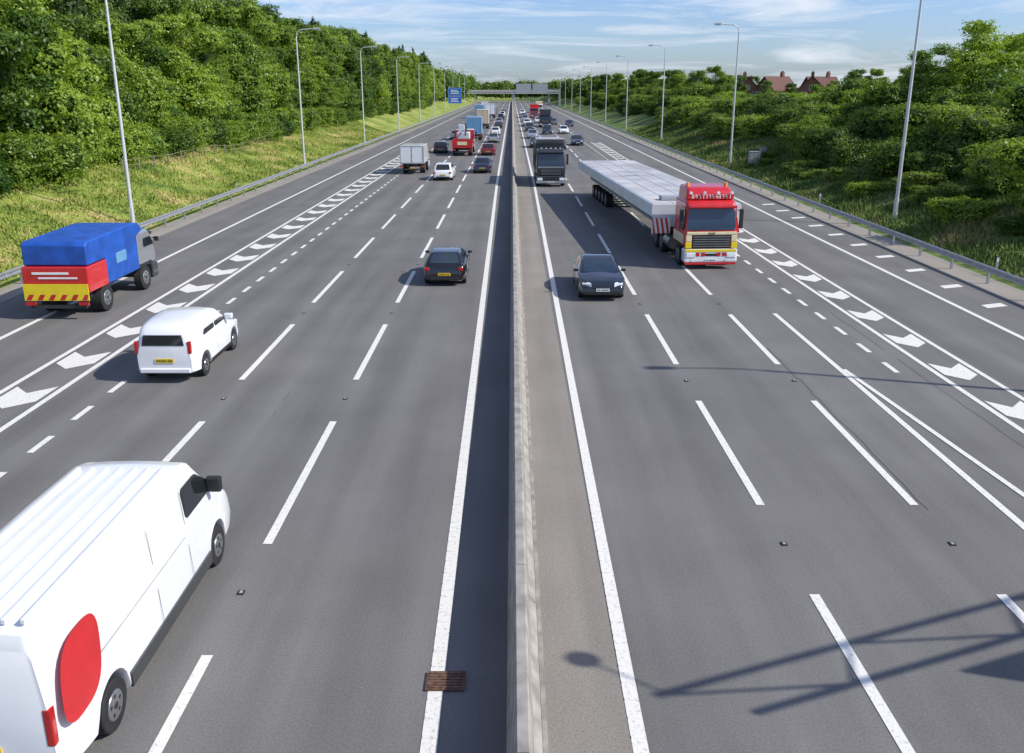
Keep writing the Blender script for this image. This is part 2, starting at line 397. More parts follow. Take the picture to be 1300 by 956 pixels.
def lamp(x,y,face):
    t=thing('street_lamp','tall grey galvanised street lamp with one arm over the road','street lamp',(x,y,tz(x,y)-.1),group='street lamps lining the motorway')
    b=MB(); b.cyl((0,0,0),(0,0,1.3),.14,.13,12); b.cyl((0,0,1.3),(0,0,13.3),.11,.07,12); b.obj('column','polegrey',t,smooth=40)
    b=MB(); pts=[(0,0,13.28),(face*.12,0,13.7),(face*.5,0,13.95),(face*1.8,0,14.05)]
    for p,q in zip(pts,pts[1:]): b.cyl(p,q,.05,.05,8)
    b.obj('arm','polegrey',t,smooth=60)
    b=MB(); b.prismY([(face*1.75,14.0),(face*1.9,13.96),(face*2.5,13.98),(face*2.62,14.05),(face*2.4,14.17),(face*1.85,14.15)],[-.14,.14]); b.obj('lantern','lantern',t,bevel=.02)
    b=MB(); b.box(min(face*1.95,face*2.45),max(face*1.95,face*2.45),-.1,.1,13.92,13.955); b.obj('lens','lens',t)
    b=MB(); b.box(-.08,.08,-.15,-.125,.5,1.1); b.obj('door','polegrey',t)
    return t
ll=lamp(-23.0,52.5,1); lr=lamp(23.4,53,-1)
for y in (13,96,136,178,220,262,304,346,388,430): dup(ll,(-22.6,y,tz(-22.6,y)-.1))
for y in (20.2,93,137,180,220,262,304,346,388,430): dup(lr,(23.0,y,tz(23,y)-.1))

# ---------------------------------------------------------------- vegetation
def leafmesh(name,lobes,n,smin,smax,leafm,core=.78,bumpk=.14,cull=.74,rnd=.8,shoots=.08):
    C=np.array([l[0] for l in lobes]); R=np.array([l[1] for l in lobes])
    wgt=(R.prod(axis=1))**(2/3); wgt/=wgt.sum()
    idx=rng.choice(len(lobes),n,p=wgt); dd=rng.normal(size=(n,3)); dd/=np.linalg.norm(dd,axis=1)[:,None]
    ph=rng.uniform(0,6,size=(len(lobes),3))
    bump=1+bumpk*np.sin(dd[:,0]*6+ph[idx,0])*np.sin(dd[:,1]*7+ph[idx,1])+bumpk*.7*np.sin(dd[:,2]*9+ph[idx,2])
    rad=bump*rng.uniform(.80,1.08,n)*(1+.22*(rng.random(n)>1-shoots)*rng.random(n))
    P=C[idx]+R[idx]*dd*rad[:,None]
    keep=P[:,2]>.05
    for k in range(len(lobes)):
        q=np.linalg.norm((P-C[k])/R[k],axis=1); keep&=q>cull
    P=P[keep]; dd=dd[keep]; n=len(P)
    N=dd*.8+rng.normal(size=(n,3))*rnd*.6+np.array([0,0,.3]); N/=np.linalg.norm(N,axis=1)[:,None]
    T=np.cross(N,rng.normal(size=(n,3))); T/=np.linalg.norm(T,axis=1)[:,None]; B=np.cross(N,T)
    s=rng.uniform(smin,smax,n)[:,None]
    V=np.stack([P+T*s,P+B*s*.62,P-T*s,P-B*s*.62],axis=1).reshape(-1,3)
    F=np.arange(4*n).reshape(-1,4)
    mb=MB(); mb.v=V.tolist(); mb.f=F.tolist(); mb.m=[0]*n
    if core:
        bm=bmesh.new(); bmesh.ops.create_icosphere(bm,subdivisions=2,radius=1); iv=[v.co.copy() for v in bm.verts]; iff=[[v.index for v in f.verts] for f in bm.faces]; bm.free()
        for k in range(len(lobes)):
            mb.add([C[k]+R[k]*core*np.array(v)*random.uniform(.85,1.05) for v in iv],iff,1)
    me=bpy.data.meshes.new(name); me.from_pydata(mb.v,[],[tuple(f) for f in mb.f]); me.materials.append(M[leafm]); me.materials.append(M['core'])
    me.polygons.foreach_set('material_index',mb.m); me.update()
    return me
def trunkmesh(h,r,limbs,seed):
    rr=random.Random(seed); b=MB(); p=Vector((0,0,-.3)); q=None; n=5; pr=r
    for i in range(n):
        q=Vector((p.x+rr.uniform(-.12,.12),p.y+rr.uniform(-.12,.12),h*(i+1)/n)); r2=r*(1-.75*(i+1)/n); b.cyl(p,q,pr,r2,8); p=q; pr=r2
    for l in limbs:
        a=Vector((0,0,max(.3,l[2]*.55))); b.cyl(a,Vector(l)*.97,r*.32,r*.08,6)
    return b
def make_tree(kind,seed,leafm):
    rr=random.Random(seed); lobes=[]
    if kind=='tree':
        for i in range(24):
            z=rr.uniform(2.6,11.4); t=(z-2.6)/8.8; rmax=3.1*math.sin(math.pi*min(1,.25+.62*t))+.3
            a=rr.uniform(0,6.28); rad=rmax*math.sqrt(rr.random()); R=rr.uniform(.7,1.75)*(1.05-.35*t)
            lobes.append(((rad*math.cos(a),rad*math.sin(a),z),(R*rr.uniform(.9,1.2),R*rr.uniform(.9,1.2),R*rr.uniform(.6,.9))))
        lobes.append(((0,0,5.5),(2.1,2.1,2.8)))
        me=leafmesh('crown',lobes,26000,.07,.165,leafm,core=.72,bumpk=.24,shoots=.15); tr=trunkmesh(9,.26,[l[0] for l in lobes[:9]],seed)
    elif kind=='spread':
        for i in range(18):
            z=rr.uniform(4.5,9.5); a=rr.uniform(0,6.28); rad=4.2*math.sqrt(rr.random())*(1.1-.04*z); R=rr.uniform(.7,1.5)
            lobes.append(((rad*math.cos(a),rad*math.sin(a),z),(R*1.2,R*1.2,R*.6)))
        me=leafmesh('crown',lobes,16000,.07,.17,leafm,core=.45,bumpk=.3,cull=.5,shoots=.25); tr=trunkmesh(8.5,.22,[l[0] for l in lobes[:12]],seed)
    elif kind=='pine':
        for i in range(13):
            z=3+i*.72; t=i/12; rm=2.8*(1-t)**.8+.45
            for k in range(2 if t>.6 else 3):
                a=rr.uniform(0,6.28); lobes.append(((rm*.55*math.cos(a),rm*.55*math.sin(a),z+rr.uniform(-.3,.3)),(rm*.62,rm*.62,.55)))
        me=leafmesh('crown',lobes,15000,.07,.17,leafm,core=.6,bumpk=.3,cull=.6,shoots=.2); tr=trunkmesh(11.5,.24,[l[0] for l in lobes[::4]],seed)
    else:
        for i in range(16):
            a=rr.uniform(0,6.28); rad=1.9*math.sqrt(rr.random()); z=rr.uniform(.6,3.3)*(1-.2*rad/1.7); R=rr.uniform(.4,1.05)
            lobes.append(((rad*math.cos(a),rad*math.sin(a),z),(R,R,R*rr.uniform(.75,1.2))))
        lobes.append(((0,0,1.2),(1.7,1.7,1.2)))
        me=leafmesh('crown',lobes,13000,.05,.12,leafm,bumpk=.28,core=.74,shoots=.2); tr=trunkmesh(2.4,.07,[l[0] for l in lobes[:7]],seed)
    tr_o=tr.obj('trunk','bark',smooth=50); tme=tr_o.data; bpy.data.objects.remove(tr_o)
    return me,tme
VT=[make_tree('tree',1,'leafA'),make_tree('tree',2,'leafA'),make_tree('tree',3,'leafB'),make_tree('tree',4,'leafA')]
VP=[make_tree('pine',5,'leafP'),make_tree('pine',6,'leafP')]
VB=[make_tree('bush',7,'leafA'),make_tree('bush',8,'leafR'),make_tree('bush',9,'leafR'),make_tree('bush',10,'leafB')]
VS=[make_tree('spread',12,'leafA'),make_tree('spread',14,'leafA')]
def plant(var,name,x,y,s,sz,label,cat,group):
    e=thing(name,label,cat,(x,y,tz(x,y)-.15),random.uniform(0,6.28),group); e.scale=(s,s,sz)
    a=bpy.data.objects.new('trunk',var[1]); COL.objects.link(a); a.parent=e
    b=bpy.data.objects.new('crown',var[0]); COL.objects.link(b); b.parent=e
R=random.uniform
LB='leafy green broadleaf tree in the roadside wood'; LP='dark green pine tree standing in the roadside wood'
y=42
while y<420:
    st=1 if y<160 else 1.5; k=1.0 if y<110 else 1.12 if y<200 else 1.2
    x=-34.5+R(-1.2,1.2); s=R(.85,1.15)*k; plant(random.choice(VT),'tree',x,y+R(-1,1),s,s*R(.9,1.1),LB,'tree','wood along the grass bank')
    x=-41+R(-1.5,1.5); s=R(1.0,1.25)*k
    if random.random()<(.35 if y>80 else .1): plant(random.choice(VP),'pine_tree',x,y+R(-1,1),s,s*R(1.0,1.2),LP,'tree','pines in the wood')
    else: plant(random.choice(VT),'tree',x,y+2.5,s,s*R(1.0,1.25),LB,'tree','wood along the grass bank')
    x=-49+R(-1.5,1.5); s=R(1.15,1.35)*k
    if random.random()<.3: plant(random.choice(VP),'pine_tree',x,y+R(-1,1),s,s*1.05,LP,'tree','pines in the wood')
    else: plant(random.choice(VT),'tree',x,y,s,s*R(.95,1.15),LB,'tree','wood along the grass bank')
    y+=5.2*st
y=40
while y<330:
    s=R(.6,1.05); plant(random.choice([VB[0],VB[0],VB[3]]),'bush',-31.2+R(-.8,.9),y,s*1.1,s,'low green bush at the edge of the wood','bush','bushes along the wood edge'); y+=3.6 if y<150 else 7
BR='dense dark green shrub on the steep bank'
y=34
while y<380:
    st=1 if y<130 else (1.7 if y<230 else 2.8)
    for x,smin,smax in((29.4,.7,1.1),(33.2,1.0,1.3),(37.2,1.15,1.5),(42,1.3,1.65)):
        if x<31 and random.random()<(.05 if y<95 else .45): continue
        if 110<y<185 and x>36: smin*=.66; smax*=.66
        s=R(smin,smax); plant(random.choice(VB[1:]+[VB[0]]),'bush',x+R(-1,1),y+R(-1.2,1.2),s*1.15,s,BR,'bush','shrubs covering the bank')
    y+=4.3*st
y=44
while y<92:
    s=R(.28,.55); plant(random.choice(VB[:3]),'bush',R(24.8,27.8),y,s*1.4,s*.8,'low straggly shrub in the grass of the bank','bush','shrubs covering the bank'); y+=R(2.6,4.6)
TL='rounded broadleaf tree rising above the shrubs'
for x,y,s in((50,90,.75),(52,105,.6),(44,98,.55),(58,150,.45),(50,200,.6),(40,172,.62),(44,186,.66),(40,196,.7),(46,205,.75),(39,212,.68),(42,225,.8),(38,238,.75),(43,250,.8),(38,262,.8),(44,275,.85),(39,290,.8),(43,305,.9),(38,320,.85),(40,340,.9),(37,360,.9),(38,380,.9),(88,232,.75),(96,238,.8),(104,240,.8),(64,240,.6),(60,212,.46),(66,214,.47),(72,213,.42),(77,216,.47)):
    plant(random.choice(VT),'tree',x,y,s,s,TL,'tree','trees on the shrubby bank')
for k,(x,y,s) in enumerate(((41.5,80,.92),(44.5,84,.88),(38.8,85,.72),(46,92,.8))):
    plant(VS[k%2],'tree',x,y,s,s,'open spreading tree standing above the shrubs','tree','trees on the shrubby bank')
lobes=[]
for i in range(150):
    x=R(-190,190); h=R(8,13)+ (3 if x<-40 else 0); lobes.append(((x,R(690,720),h*.5+2),(R(6,9),R(5,8),h*.55)))
for s_ in(-1,1):
    for i in range(70):
        y=R(410,690); x=s_*R(27,56); h=R(9,12)*(1.3 if s_<0 else 1.0); lobes.append(((x,y,h*.5+3),(R(4,6),R(5,7),h*.5)))
me=leafmesh('woodland',lobes,70000,.35,.75,'leafB',core=.9); o=bpy.data.objects.new('woodland',me); COL.objects.link(o); meta(o,'distant mass of green woodland closing the motorway','woodland','stuff')

def tufts(x0,x1,y0,y1,n,hmin,hmax,label):
    X=rng.uniform(x0,x1,n); Y=y0+(y1-y0)*rng.random(n)**1.5
    Z=np.array([tz(a,b) for a,b in zip(X,Y)])
    h=rng.uniform(hmin,hmax,n)*(1+.6*np.sin(X*1.3+Y*.5)*np.sin(Y*.9)); a=rng.uniform(0,6.28,n); wd=rng.uniform(.03,.07,n)
    P=np.stack([X,Y,Z],1); T=np.stack([np.cos(a),np.sin(a),0*a],1)*wd[:,None]; D=np.stack([rng.normal(0,.45,n)*h,rng.normal(0,.45,n)*h,h],1)
    V=np.stack([P-T,P+T,P+D],1).reshape(-1,3); F=np.arange(3*n).reshape(-1,3)
    me=bpy.data.meshes.new('grass'); me.from_pydata(V.tolist(),[],[tuple(f) for f in F.tolist()]); me.materials.append(M['grass'])
    o=bpy.data.objects.new('grass',me); COL.objects.link(o); meta(o,label,'grass','stuff')
tufts(-31.5,-21.9,34,170,60000,.08,.24,'long dry yellow-green grass on the sunny bank')
tufts(21.6,31.5,30,170,60000,.14,.42,'tangled green and brown grass on the bank')

f=thing('timber_fence','weathered timber post and rail fence on the bank','fence',(-29.2,66,0))
for i in range(16):
    z=tz(-29.2,66+3*i); b=MB(); b.box(-.05,.05,-.05,.05,z-.2,z+1.0); b.obj('post','wood',f,loc=(0,3*i,0))
b=MB()
for i in range(15):
    z=tz(-29.2,66+3*i); z2=tz(-29.2,69+3*i)
    for dz in(.45,.85): b.add([(.055,3*i,z+dz),(.07,3*i,z+dz),(.07,3*i+3,z2+dz),(.055,3*i+3,z2+dz),(.055,3*i,z+dz+.03),(.07,3*i,z+dz+.03),(.07,3*i+3,z2+dz+.03),(.055,3*i+3,z2+dz+.03)],[(0,3,2,1),(4,5,6,7),(0,1,5,4),(1,2,6,5),(2,3,7,6),(3,0,4,7)])
b.obj('rail','wood',f)

# ---------------------------------------------------------------- houses
def house(x,y,rz,lab,wd=9,dp=8,z=2.6):
    t=thing('brick_house',lab,'house',(x,y,z),rz,'brick houses beyond the bank')
    b=MB(); w2=wd/2; d2=dp/2
    b.add([(-w2,-d2,0),(w2,-d2,0),(w2,d2,0),(-w2,d2,0),(-w2,-d2,5.2),(w2,-d2,5.2),(w2,d2,5.2),(-w2,d2,5.2),(-w2,0,8.4),(w2,0,8.4)],
       [(0,1,5,4),(1,2,6,9,5),(2,3,7,6),(3,0,4,8,7),(4,5,9,8),(6,7,8,9),(0,3,2,1)]); b.obj('wall','brick',t)
    b=MB(); e_=.4
    for s in(-1,1):
        b.add([(-w2-e_,s*(d2+e_),4.95),(w2+e_,s*(d2+e_),4.95),(w2+e_,0,8.5),(-w2-e_,0,8.5),(-w2-e_,s*(d2+e_),5.12),(w2+e_,s*(d2+e_),5.12),(w2+e_,0,8.68),(-w2-e_,0,8.68)],
          [(0,3,2,1),(4,5,6,7),(0,1,5,4),(1,2,6,5),(2,3,7,6),(3,0,4,7)])
    ro=b.obj('roof','tile',t)
    b=MB(); b.box(1.5,2.3,-.4,.4,8.0,9.7); b.box(1.6,1.8,-.15,.15,9.7,10.0); b.box(2.0,2.2,-.15,.15,9.7,10.0); b.obj('chimney','brick',ro)
    for (cx,cz) in((-2.5,3.6),(1.8,3.6),(-2.5,1),(1.8,1)):
        b=MB(); b.box(cx-.7,cx+.7,-d2-.06,-d2-.005,cz,cz+1.2); wn=b.obj('window','frame',t)
        b=MB(); b.box(cx-.62,cx-.03,-d2-.07,-d2-.062,cz+.08,cz+1.12); b.box(cx+.03,cx+.62,-d2-.07,-d2-.062,cz+.08,cz+1.12); b.obj('pane','glass',wn)
    for (cy,cz) in((0,5.2),(-1.8,3.6),(1.8,3.6)):
        b=MB(); b.box(-w2-.06,-w2-.005,cy-.6,cy+.6,cz,cz+1.2); wn=b.obj('window','frame',t)
        b=MB(); b.box(-w2-.07,-w2-.062,cy-.5,cy+.5,cz+.08,cz+1.12); b.obj('pane','glass',wn)
house(69,236,.5,'red brick house with clay tile roof behind the shrubs',8,7)
house(77,232,1.25,'red brick house with gabled brown-red tile roof',8,7)
house(82,240,.2,'red brick house with chimney among garden trees',8,7)
house(62,240,1.5,'red brick house gable end among the trees',7,6)

# ---------------------------------------------------------------- vehicles
def wheel(par,x,y,r,wd,side,rimr=.62):
    b=MB(); b.cyl((x-wd/2,y,r),(x+wd/2,y,r),r,r,20); w_=b.obj('wheel','tyre',par,bevel=.02,smooth=40)
    b=MB(); xo=x+side*(wd/2); b.cyl((xo-side*.02,y,r),(xo+side*.008,y,r),r*rimr,r*rimr*.9,16)
    rm=b.obj('rim','rim',w_,smooth=40)
    b=MB(); b.cyl((xo+side*.004,y,r),(xo+side*.02,y,r),r*.16,r*.12,8)
    for k in range(5):
        a=2*math.pi*k/5+.3; cx,cz=y+math.cos(a)*r*.36,r+math.sin(a)*r*.36
        b.cyl((xo+side*.004,cx,cz),(xo+side*.010,cx,cz),r*.09,r*.09,6)
    b.obj('hub','black',rm)
def smooth_tab(top):
    out=[]; n=len(top)
    for i in range(n-1):
        (a,b_),(c,d_)=top[i],top[i+1]
        p=top[i-1] if i else top[i]; q=top[i+2] if i+2<n else top[i+1]
        m0=(d_-p[1])/max(1e-6,(c-p[0])); m1=(q[1]-b_)/max(1e-6,(q[0]-a)); h=c-a; sl_=(d_-b_)/h
        m0=max(min(m0,3*abs(sl_)),-3*abs(sl_)); m1=max(min(m1,3*abs(sl_)),-3*abs(sl_))
        for k in range(4):
            t=k/4; t2=t*t; t3=t2*t
            out.append((a+h*t,(2*t3-3*t2+1)*b_+(t3-2*t2+t)*h*m0+(-2*t3+3*t2)*d_+(t3-t2)*h*m1))
    out.append(top[-1]); return out
def loft(Ln,W,top,wheels,wr,tumble=.1,zb=.22,N=64,rr0=.1,endk=.10):
    def wz(z,wd): return wd-(max(0,z-.78)*tumble)
    b=MB(); K=0
    ts=sorted(set([round(i/N,4) for i in range(N+1)]+[round(t,4) for t,_ in top]))
    for t in ts:
        y=-Ln/2+Ln*t; s=abs(2*t-1); wd=W/2*(1-endk*s**9-.03*s**3); T=lerp_tab(top,t); B=zb+ .06*s**6
        for yw in wheels:
            dy=abs(y-yw); ra=wr+.07
            if dy<ra: B=max(B,wr+math.sqrt(ra*ra-dy*dy))
        B=min(B,T-.15)
        rr=min(rr0,(T-B)*.35)
        z1=B+.04; z3=T-rr; z2=(z1+z3)/2
        w3=wz(z3,wd)
        half=[(wd*.94,B),(wz(z1,wd),z1),(wz(z2,wd)+.02,z2),(w3,z3),(w3-rr*.12,T-rr*.5),(w3-rr*.45,T-rr*.13),(w3-rr,T),((w3-rr)*.5,T+.02)]
        ring=[(x,y,z) for x,z in half]+[(0,y,T+.028)]+[(-x,y,z) for x,z in half[::-1]]
        K=len(ring); b.v+=ring
    n=len(ts)
    for j in range(n-1):
        for i in range(K):
            b.f.append((j*K+i,j*K+(i+1)%K,(j+1)*K+(i+1)%K,(j+1)*K+i)); b.m.append(0)
    b.f.append(tuple(range(K))); b.m.append(0); b.f.append(tuple((n-1)*K+i for i in range(K))[::-1]); b.m.append(0)
    return b,wz
def bil(q,u,v):
    a=q[0].lerp(q[1],u); b=q[3].lerp(q[2],u); return a.lerp(b,v)
def inset(q,u0,u1,v0,v1,off=.006,flip=1):
    q=[Vector(p) for p in q]; n=(q[1]-q[0]).cross(q[3]-q[0]).normalized()*flip
    pts=[]; cu=.06*(1 if u1-u0>.6 else 1.3); cv=.16
    for (u,v) in((u0+cu,v0),(u1-cu,v0),(u1-cu*.3,v0+cv*.3),(u1,v0+cv),(u1,v1-cv),(u1-cu*.3,v1-cv*.3),(u1-cu,v1),(u0+cu,v1),(u0+cu*.3,v1-cv*.3),(u0,v1-cv),(u0,v0+cv),(u0+cu*.3,v0+cv*.3)):
        pts.append(bil(q,u,v)+n*off)
    return pts
def plate(t,y,z,sgn,col,Wp=.52):
    b=MB(); b.box(-Wp/2,Wp/2,min(y,y+sgn*.015),max(y,y+sgn*.015),z,z+.12); p=b.obj('number_plate',col,t)
    b=MB(); yy_=y+sgn*.016; n=7; wd=(Wp-.06)/n
    for i in range(n):
        x=-Wp/2+.03+wd*i
        for (a,c,d_,e_) in((.2,.35,.02,.1),(.65,.8,.02,.1),(.2,.8,.05,.065)):
            if i==4 and a>.5: continue
            b.box(x+wd*a,x+wd*c,min(yy_,yy_+sgn*.003),max(yy_,yy_+sgn*.003),z+d_,z+e_)
    b.obj('plate_characters','black',p)
KIND={'hatch':dict(top=[(0,.50),(.006,.66),(.02,.82),(.06,.92),(.3,.94),(.70,.92),(.78,.89),(.90,.80),(.96,.70),(.99,.60),(1,.48)],cab=(.03,.17,.52,.77)),
 'saloon':dict(top=[(0,.50),(.006,.68),(.02,.84),(.06,.91),(.16,.94),(.3,.92),(.70,.91),(.77,.88),(.90,.78),(.96,.69),(.99,.60),(1,.48)],cab=(.10,.30,.50,.75)),
 'suv':dict(top=[(0,.6),(.006,.8),(.02,.96),(.05,1.03),(.3,1.06),(.72,1.05),(.79,1.02),(.93,.92),(.98,.8),(1,.6)],cab=(.02,.09,.56,.77))}
def car(paint,label,x,y,away=True,kind='hatch',Ln=4.1,W=1.78,Hh=1.45,group=None,name='car',glass='glass',wt_=.24):
    t=thing(name,label,'car',(x,y,.004),0 if away else math.pi,group)
    k=KIND[kind]; wr=.32 if kind!='suv' else .36; wy=(-Ln*.31,Ln*.31)
    top=smooth_tab(k['top'])
    b,wz=loft(Ln,W,top,wy,wr,rr0=.13,endk=.16); b.obj('body',paint,t,smooth=45)
    bz=lerp_tab(k['top'],.4)-.04; s=k['cab']; Y=[-Ln/2+Ln*q for q in s]; wb=W/2-.07; wt=W/2-wt_
    c=[Vector(p) for p in((-wb,Y[0],bz),(wb,Y[0],bz),(wb,Y[3],bz),(-wb,Y[3],bz),(-wt,Y[1],Hh-.02),(wt,Y[1],Hh-.02),(wt,Y[2],Hh-.02),(-wt,Y[2],Hh-.02))]
    ym=(Y[1]+Y[2])/2+.1
    b=MB(); b.add(c+[Vector((-wt,ym,Hh+.01)),Vector((wt,ym,Hh+.01)),Vector((-wb,ym,bz)),Vector((wb,ym,bz))],
      [(0,10,11,1),(10,3,2,11),(4,5,9,8),(8,9,6,7),(0,1,5,4),(1,11,9,5),(11,2,6,9),(2,3,7,6),(3,10,8,7),(10,0,4,8)])
    b.obj('roof',paint,t,bevel=.11,smooth=60,seg=4)
    b=MB(); b.poly(inset([c[2],c[3],c[7],c[6]],.08,.92,.10,.90,.012)); b.obj('windscreen',glass,t)
    b=MB(); b.poly(inset([c[0],c[1],c[5],c[4]],.10,.90,.12,.90,.012)); b.obj('rear_window',glass,t)
    for q in([c[1],c[2],c[6],c[5]],[c[3],c[0],c[4],c[7]]):
        b=MB(); b.poly(inset(q,.08,.5,.12,.86,.012)); b.poly(inset(q,.525,.92,.12,.86,.012)); b.obj('side_window','glass',t)
    for sx in(-1,1):
        b=MB(); hx=W/2-.31; zt=.58 if kind!='suv' else .7; b.add([(sx*(hx-.17),Ln/2-.045,zt),(sx*(hx+.17),Ln/2-.16,zt),(sx*(hx+.20),Ln/2-.42,zt+.13),(sx*(hx-.12),Ln/2-.20,zt+.14),(sx*(hx-.17),Ln/2-.045,zt+.10),(sx*(hx+.17),Ln/2-.16,zt+.11)],[(0,1,5,4),(4,5,2,3),(1,2,5),(0,4,3)]); hl=b.obj('headlight','head',t)
        hl.scale=(1.01,1.006,1.0); hl.location=(0,.012,.012)
        b=MB(); hx=W/2-.2; zt=.66 if kind!='suv' else .75; b.box(sx*hx-.13,sx*hx+.08,-Ln/2-.004,-Ln/2+.2,zt,zt+.15); b.obj('tail_light','tail',t,bevel=.03)
        b=MB(); b.box(min(sx*(W/2-.06),sx*(W/2+.14)),max(sx*(W/2-.06),sx*(W/2+.14)),Y[3]-.40,Y[3]-.29,bz+.04,bz+.16); b.obj('mirror',paint,t,bevel=.04,seg=3)
        for yw in wy: wheel(t,sx*(W/2-.125),yw,wr,.2,sx)
    b=MB(); b.box(-W/2+.32,W/2-.32,Ln/2-.05,Ln/2+.012,.28,.40); b.box(-.38,.38,Ln/2-.12,Ln/2+.008,.5,.58); b.obj('grille','black',t,bevel=.01)
    b=MB(); b.box(-W/2+.3,W/2-.3,-Ln/2-.02,-Ln/2+.05,.26,.38); b.obj('bumper','black',t,bevel=.02)
    plate(t,Ln/2+.012,.41,1,'plateW'); plate(t,-Ln/2-.005,.46,-1,'plateY')
    b=MB()
    for sx in(-1,1):
        b.box(min(sx*(W/2+.016),sx*(W/2-.01)),max(sx*(W/2+.016),sx*(W/2-.01)),-.2,-.06,.74,.77)
    b.obj('door_handle','black',t)
    return t

def van(label,x,y,Ln,W,Hh,top,wy,wr,ws,decal=None,ribs=True,paint='white',away=True,name='van',rearwin=False,group=None,rr0=.13,tum=.09):
    t=thing(name,label,'van',(x,y,.004),0 if away else math.pi,group)
    b,wz=loft(Ln,W,smooth_tab(top) if rr0>.15 else top,wy,wr,tum,.26,80,rr0,endk=.10 if Hh>2 else .15); b.obj('body',paint,t,smooth=40)
    Y=lambda q:-Ln/2+Ln*q
    xw=lambda z:W/2-max(0,z-.78)*tum
    z0,z1=lerp_tab(top,ws[1])+.04,lerp_tab(top,ws[0])+.0
    n=Vector((0,(z1-z0),Y(ws[1])-Y(ws[0]))).normalized()*.03
    q=[(-(xw(z0)-.13),Y(ws[1]),z0),(xw(z0)-.13,Y(ws[1]),z0),(xw(z1)-.17-rr0*.5,Y(ws[0]),z1),(-(xw(z1)-.17-rr0*.5),Y(ws[0]),z1)]
    b=MB(); b.poly([Vector(p)+Vector((0,abs(n.y),abs(n.z))) for p in q]); b.obj('windscreen','glass',t)
    for sx in(-1,1):
        b=MB(); zb=z0+.04; zt_=z1-.10-rr0*.55; o_=.03
        yf=Y(ws[1])-.12; yt=Y(ws[0])-.02; yr=Y(ws[0])-.62
        b.poly([(sx*(xw(z)+o_),yy_,z) for yy_,z in [(yr,zb+.06),(yr+.06,zb),(yf-.05,zb),(yf,zb+.05),(yt+.06,zt_-.04),(yt-.02,zt_),(yr+.06,zt_),(yr,zt_-.06)]])
        if rearwin:
            b.poly([(sx*(xw(z)+o_),yy_,z) for yy_,z in((yr-1.0,zb+.06),(yr-.94,zb),(yr-.14,zb),(yr-.08,zb+.06),(yr-.08,zt_-.06),(yr-.14,zt_),(yr-.86,zt_),(yr-.92,zt_-.06))])
        b.obj('side_window','glass',t)
        b=MB(); b.box(min(sx*(W/2-.05),sx*(W/2+.2)),max(sx*(W/2-.05),sx*(W/2+.2)),yf-.3,yf-.16,zb,zb+(.26 if Hh>2 else .16)); b.obj('mirror','black' if Hh>2 else paint,t,bevel=.03)
        b=MB(); hx=W/2-.26; b.box(sx*hx-.17,sx*hx+.15,Ln/2-.3,Ln/2-.03,.58,.82); b.obj('headlight','head',t,bevel=.04)
        b=MB(); zl=(.75 if Hh>2 else .88); b.box(sx*(W/2-.15)-.07,sx*(W/2-.15)+.03,-Ln/2-.008,-Ln/2+.1,zl,zl+(.5 if Hh>2 else .36)); b.obj('tail_light','tail',t,bevel=.02)
        for yw in wy: wheel(t,sx*(W/2-.13),yw,wr,.22,sx)
        b=MB()
        b.box(min(sx*(W/2+.024),sx*(W/2-.01)),max(sx*(W/2+.024),sx*(W/2-.01)),wy[0]+wr+.1,wy[1]-wr-.1,.28,.50 if Hh>2 else .38); b.obj('side_sill','black' if Hh<2 else 'darkgrey',t)
        b=MB(); yd=Y(ws[0])-.68
        for y_ in ((yd,yd-1.25) if not rearwin else (yd,)):
            b.poly([(sx*(xw(z)+.024),y_+dy,z) for dy,z in((-.006,.52),(.006,.52),(.006,Hh-.3),(-.006,Hh-.3))])
        b.obj('door_seam','darkgrey',t)
        if not rearwin:
            b=MB(); b.poly([(sx*(xw(z)+.024),y_,z) for y_,z in((-Ln/2+.4,1.24),(yd-.1,1.24),(yd-.1,1.255),(-Ln/2+.4,1.255))]); b.obj('body_crease','signback',t)
    if ribs:
        for i in range(7):
            b=MB(); xx=-.66+.22*i; b.box(xx-.03,xx+.03,-Ln/2+.15,Y(ws[0])-.5,Hh-.02,Hh+.045)
            b.obj('roof_rib',paint,t,bevel=.012)
    if Hh>2:
        b=MB(); b.box(-.006,.006,-Ln/2-.006,-Ln/2+.02,.5,top[0][1]-.05); b.obj('door_seam','black',t)
    b=MB(); b.box(-W/2+.18,W/2-.18,-Ln/2-.05,-Ln/2+.05,.32,.46); b.obj('bumper','black' if Hh>2 else paint,t,bevel=.03)
    b=MB(); b.box(-W/2+.2,W/2-.2,Ln/2-.05,Ln/2+.02,.3,.48); b.obj('bumper','black',t,bevel=.02)
    if Hh<2:
        b=MB(); b.prismY([(-W/2+.30,1.12),(W/2-.30,1.12),(W/2-.36,1.42),(-W/2+.36,1.42)],[-Ln/2-.012,-Ln/2+.06]); b.obj('rear_window','glass',t,bevel=.006)
    plate(t,-Ln/2-.005,.62,-1,'plateY'); plate(t,Ln/2+.03,.4,1,'plateW')
    if decal:
        for (cy,cz,ry,rz_,col) in decal:
            b=MB(); pts=[]
            for k in range(36):
                a=2*math.pi*k/36; ca,sa=math.cos(a),math.sin(a); kk=1/((abs(ca)**3+abs(sa)**3)**(1/3)); z=cz+sa*rz_*kk; pts.append((xw(z)+.027,cy+ca*ry*kk+.25*(z-cz),z))
            b.poly(pts); b.obj('side_graphic',col,t)
    return t

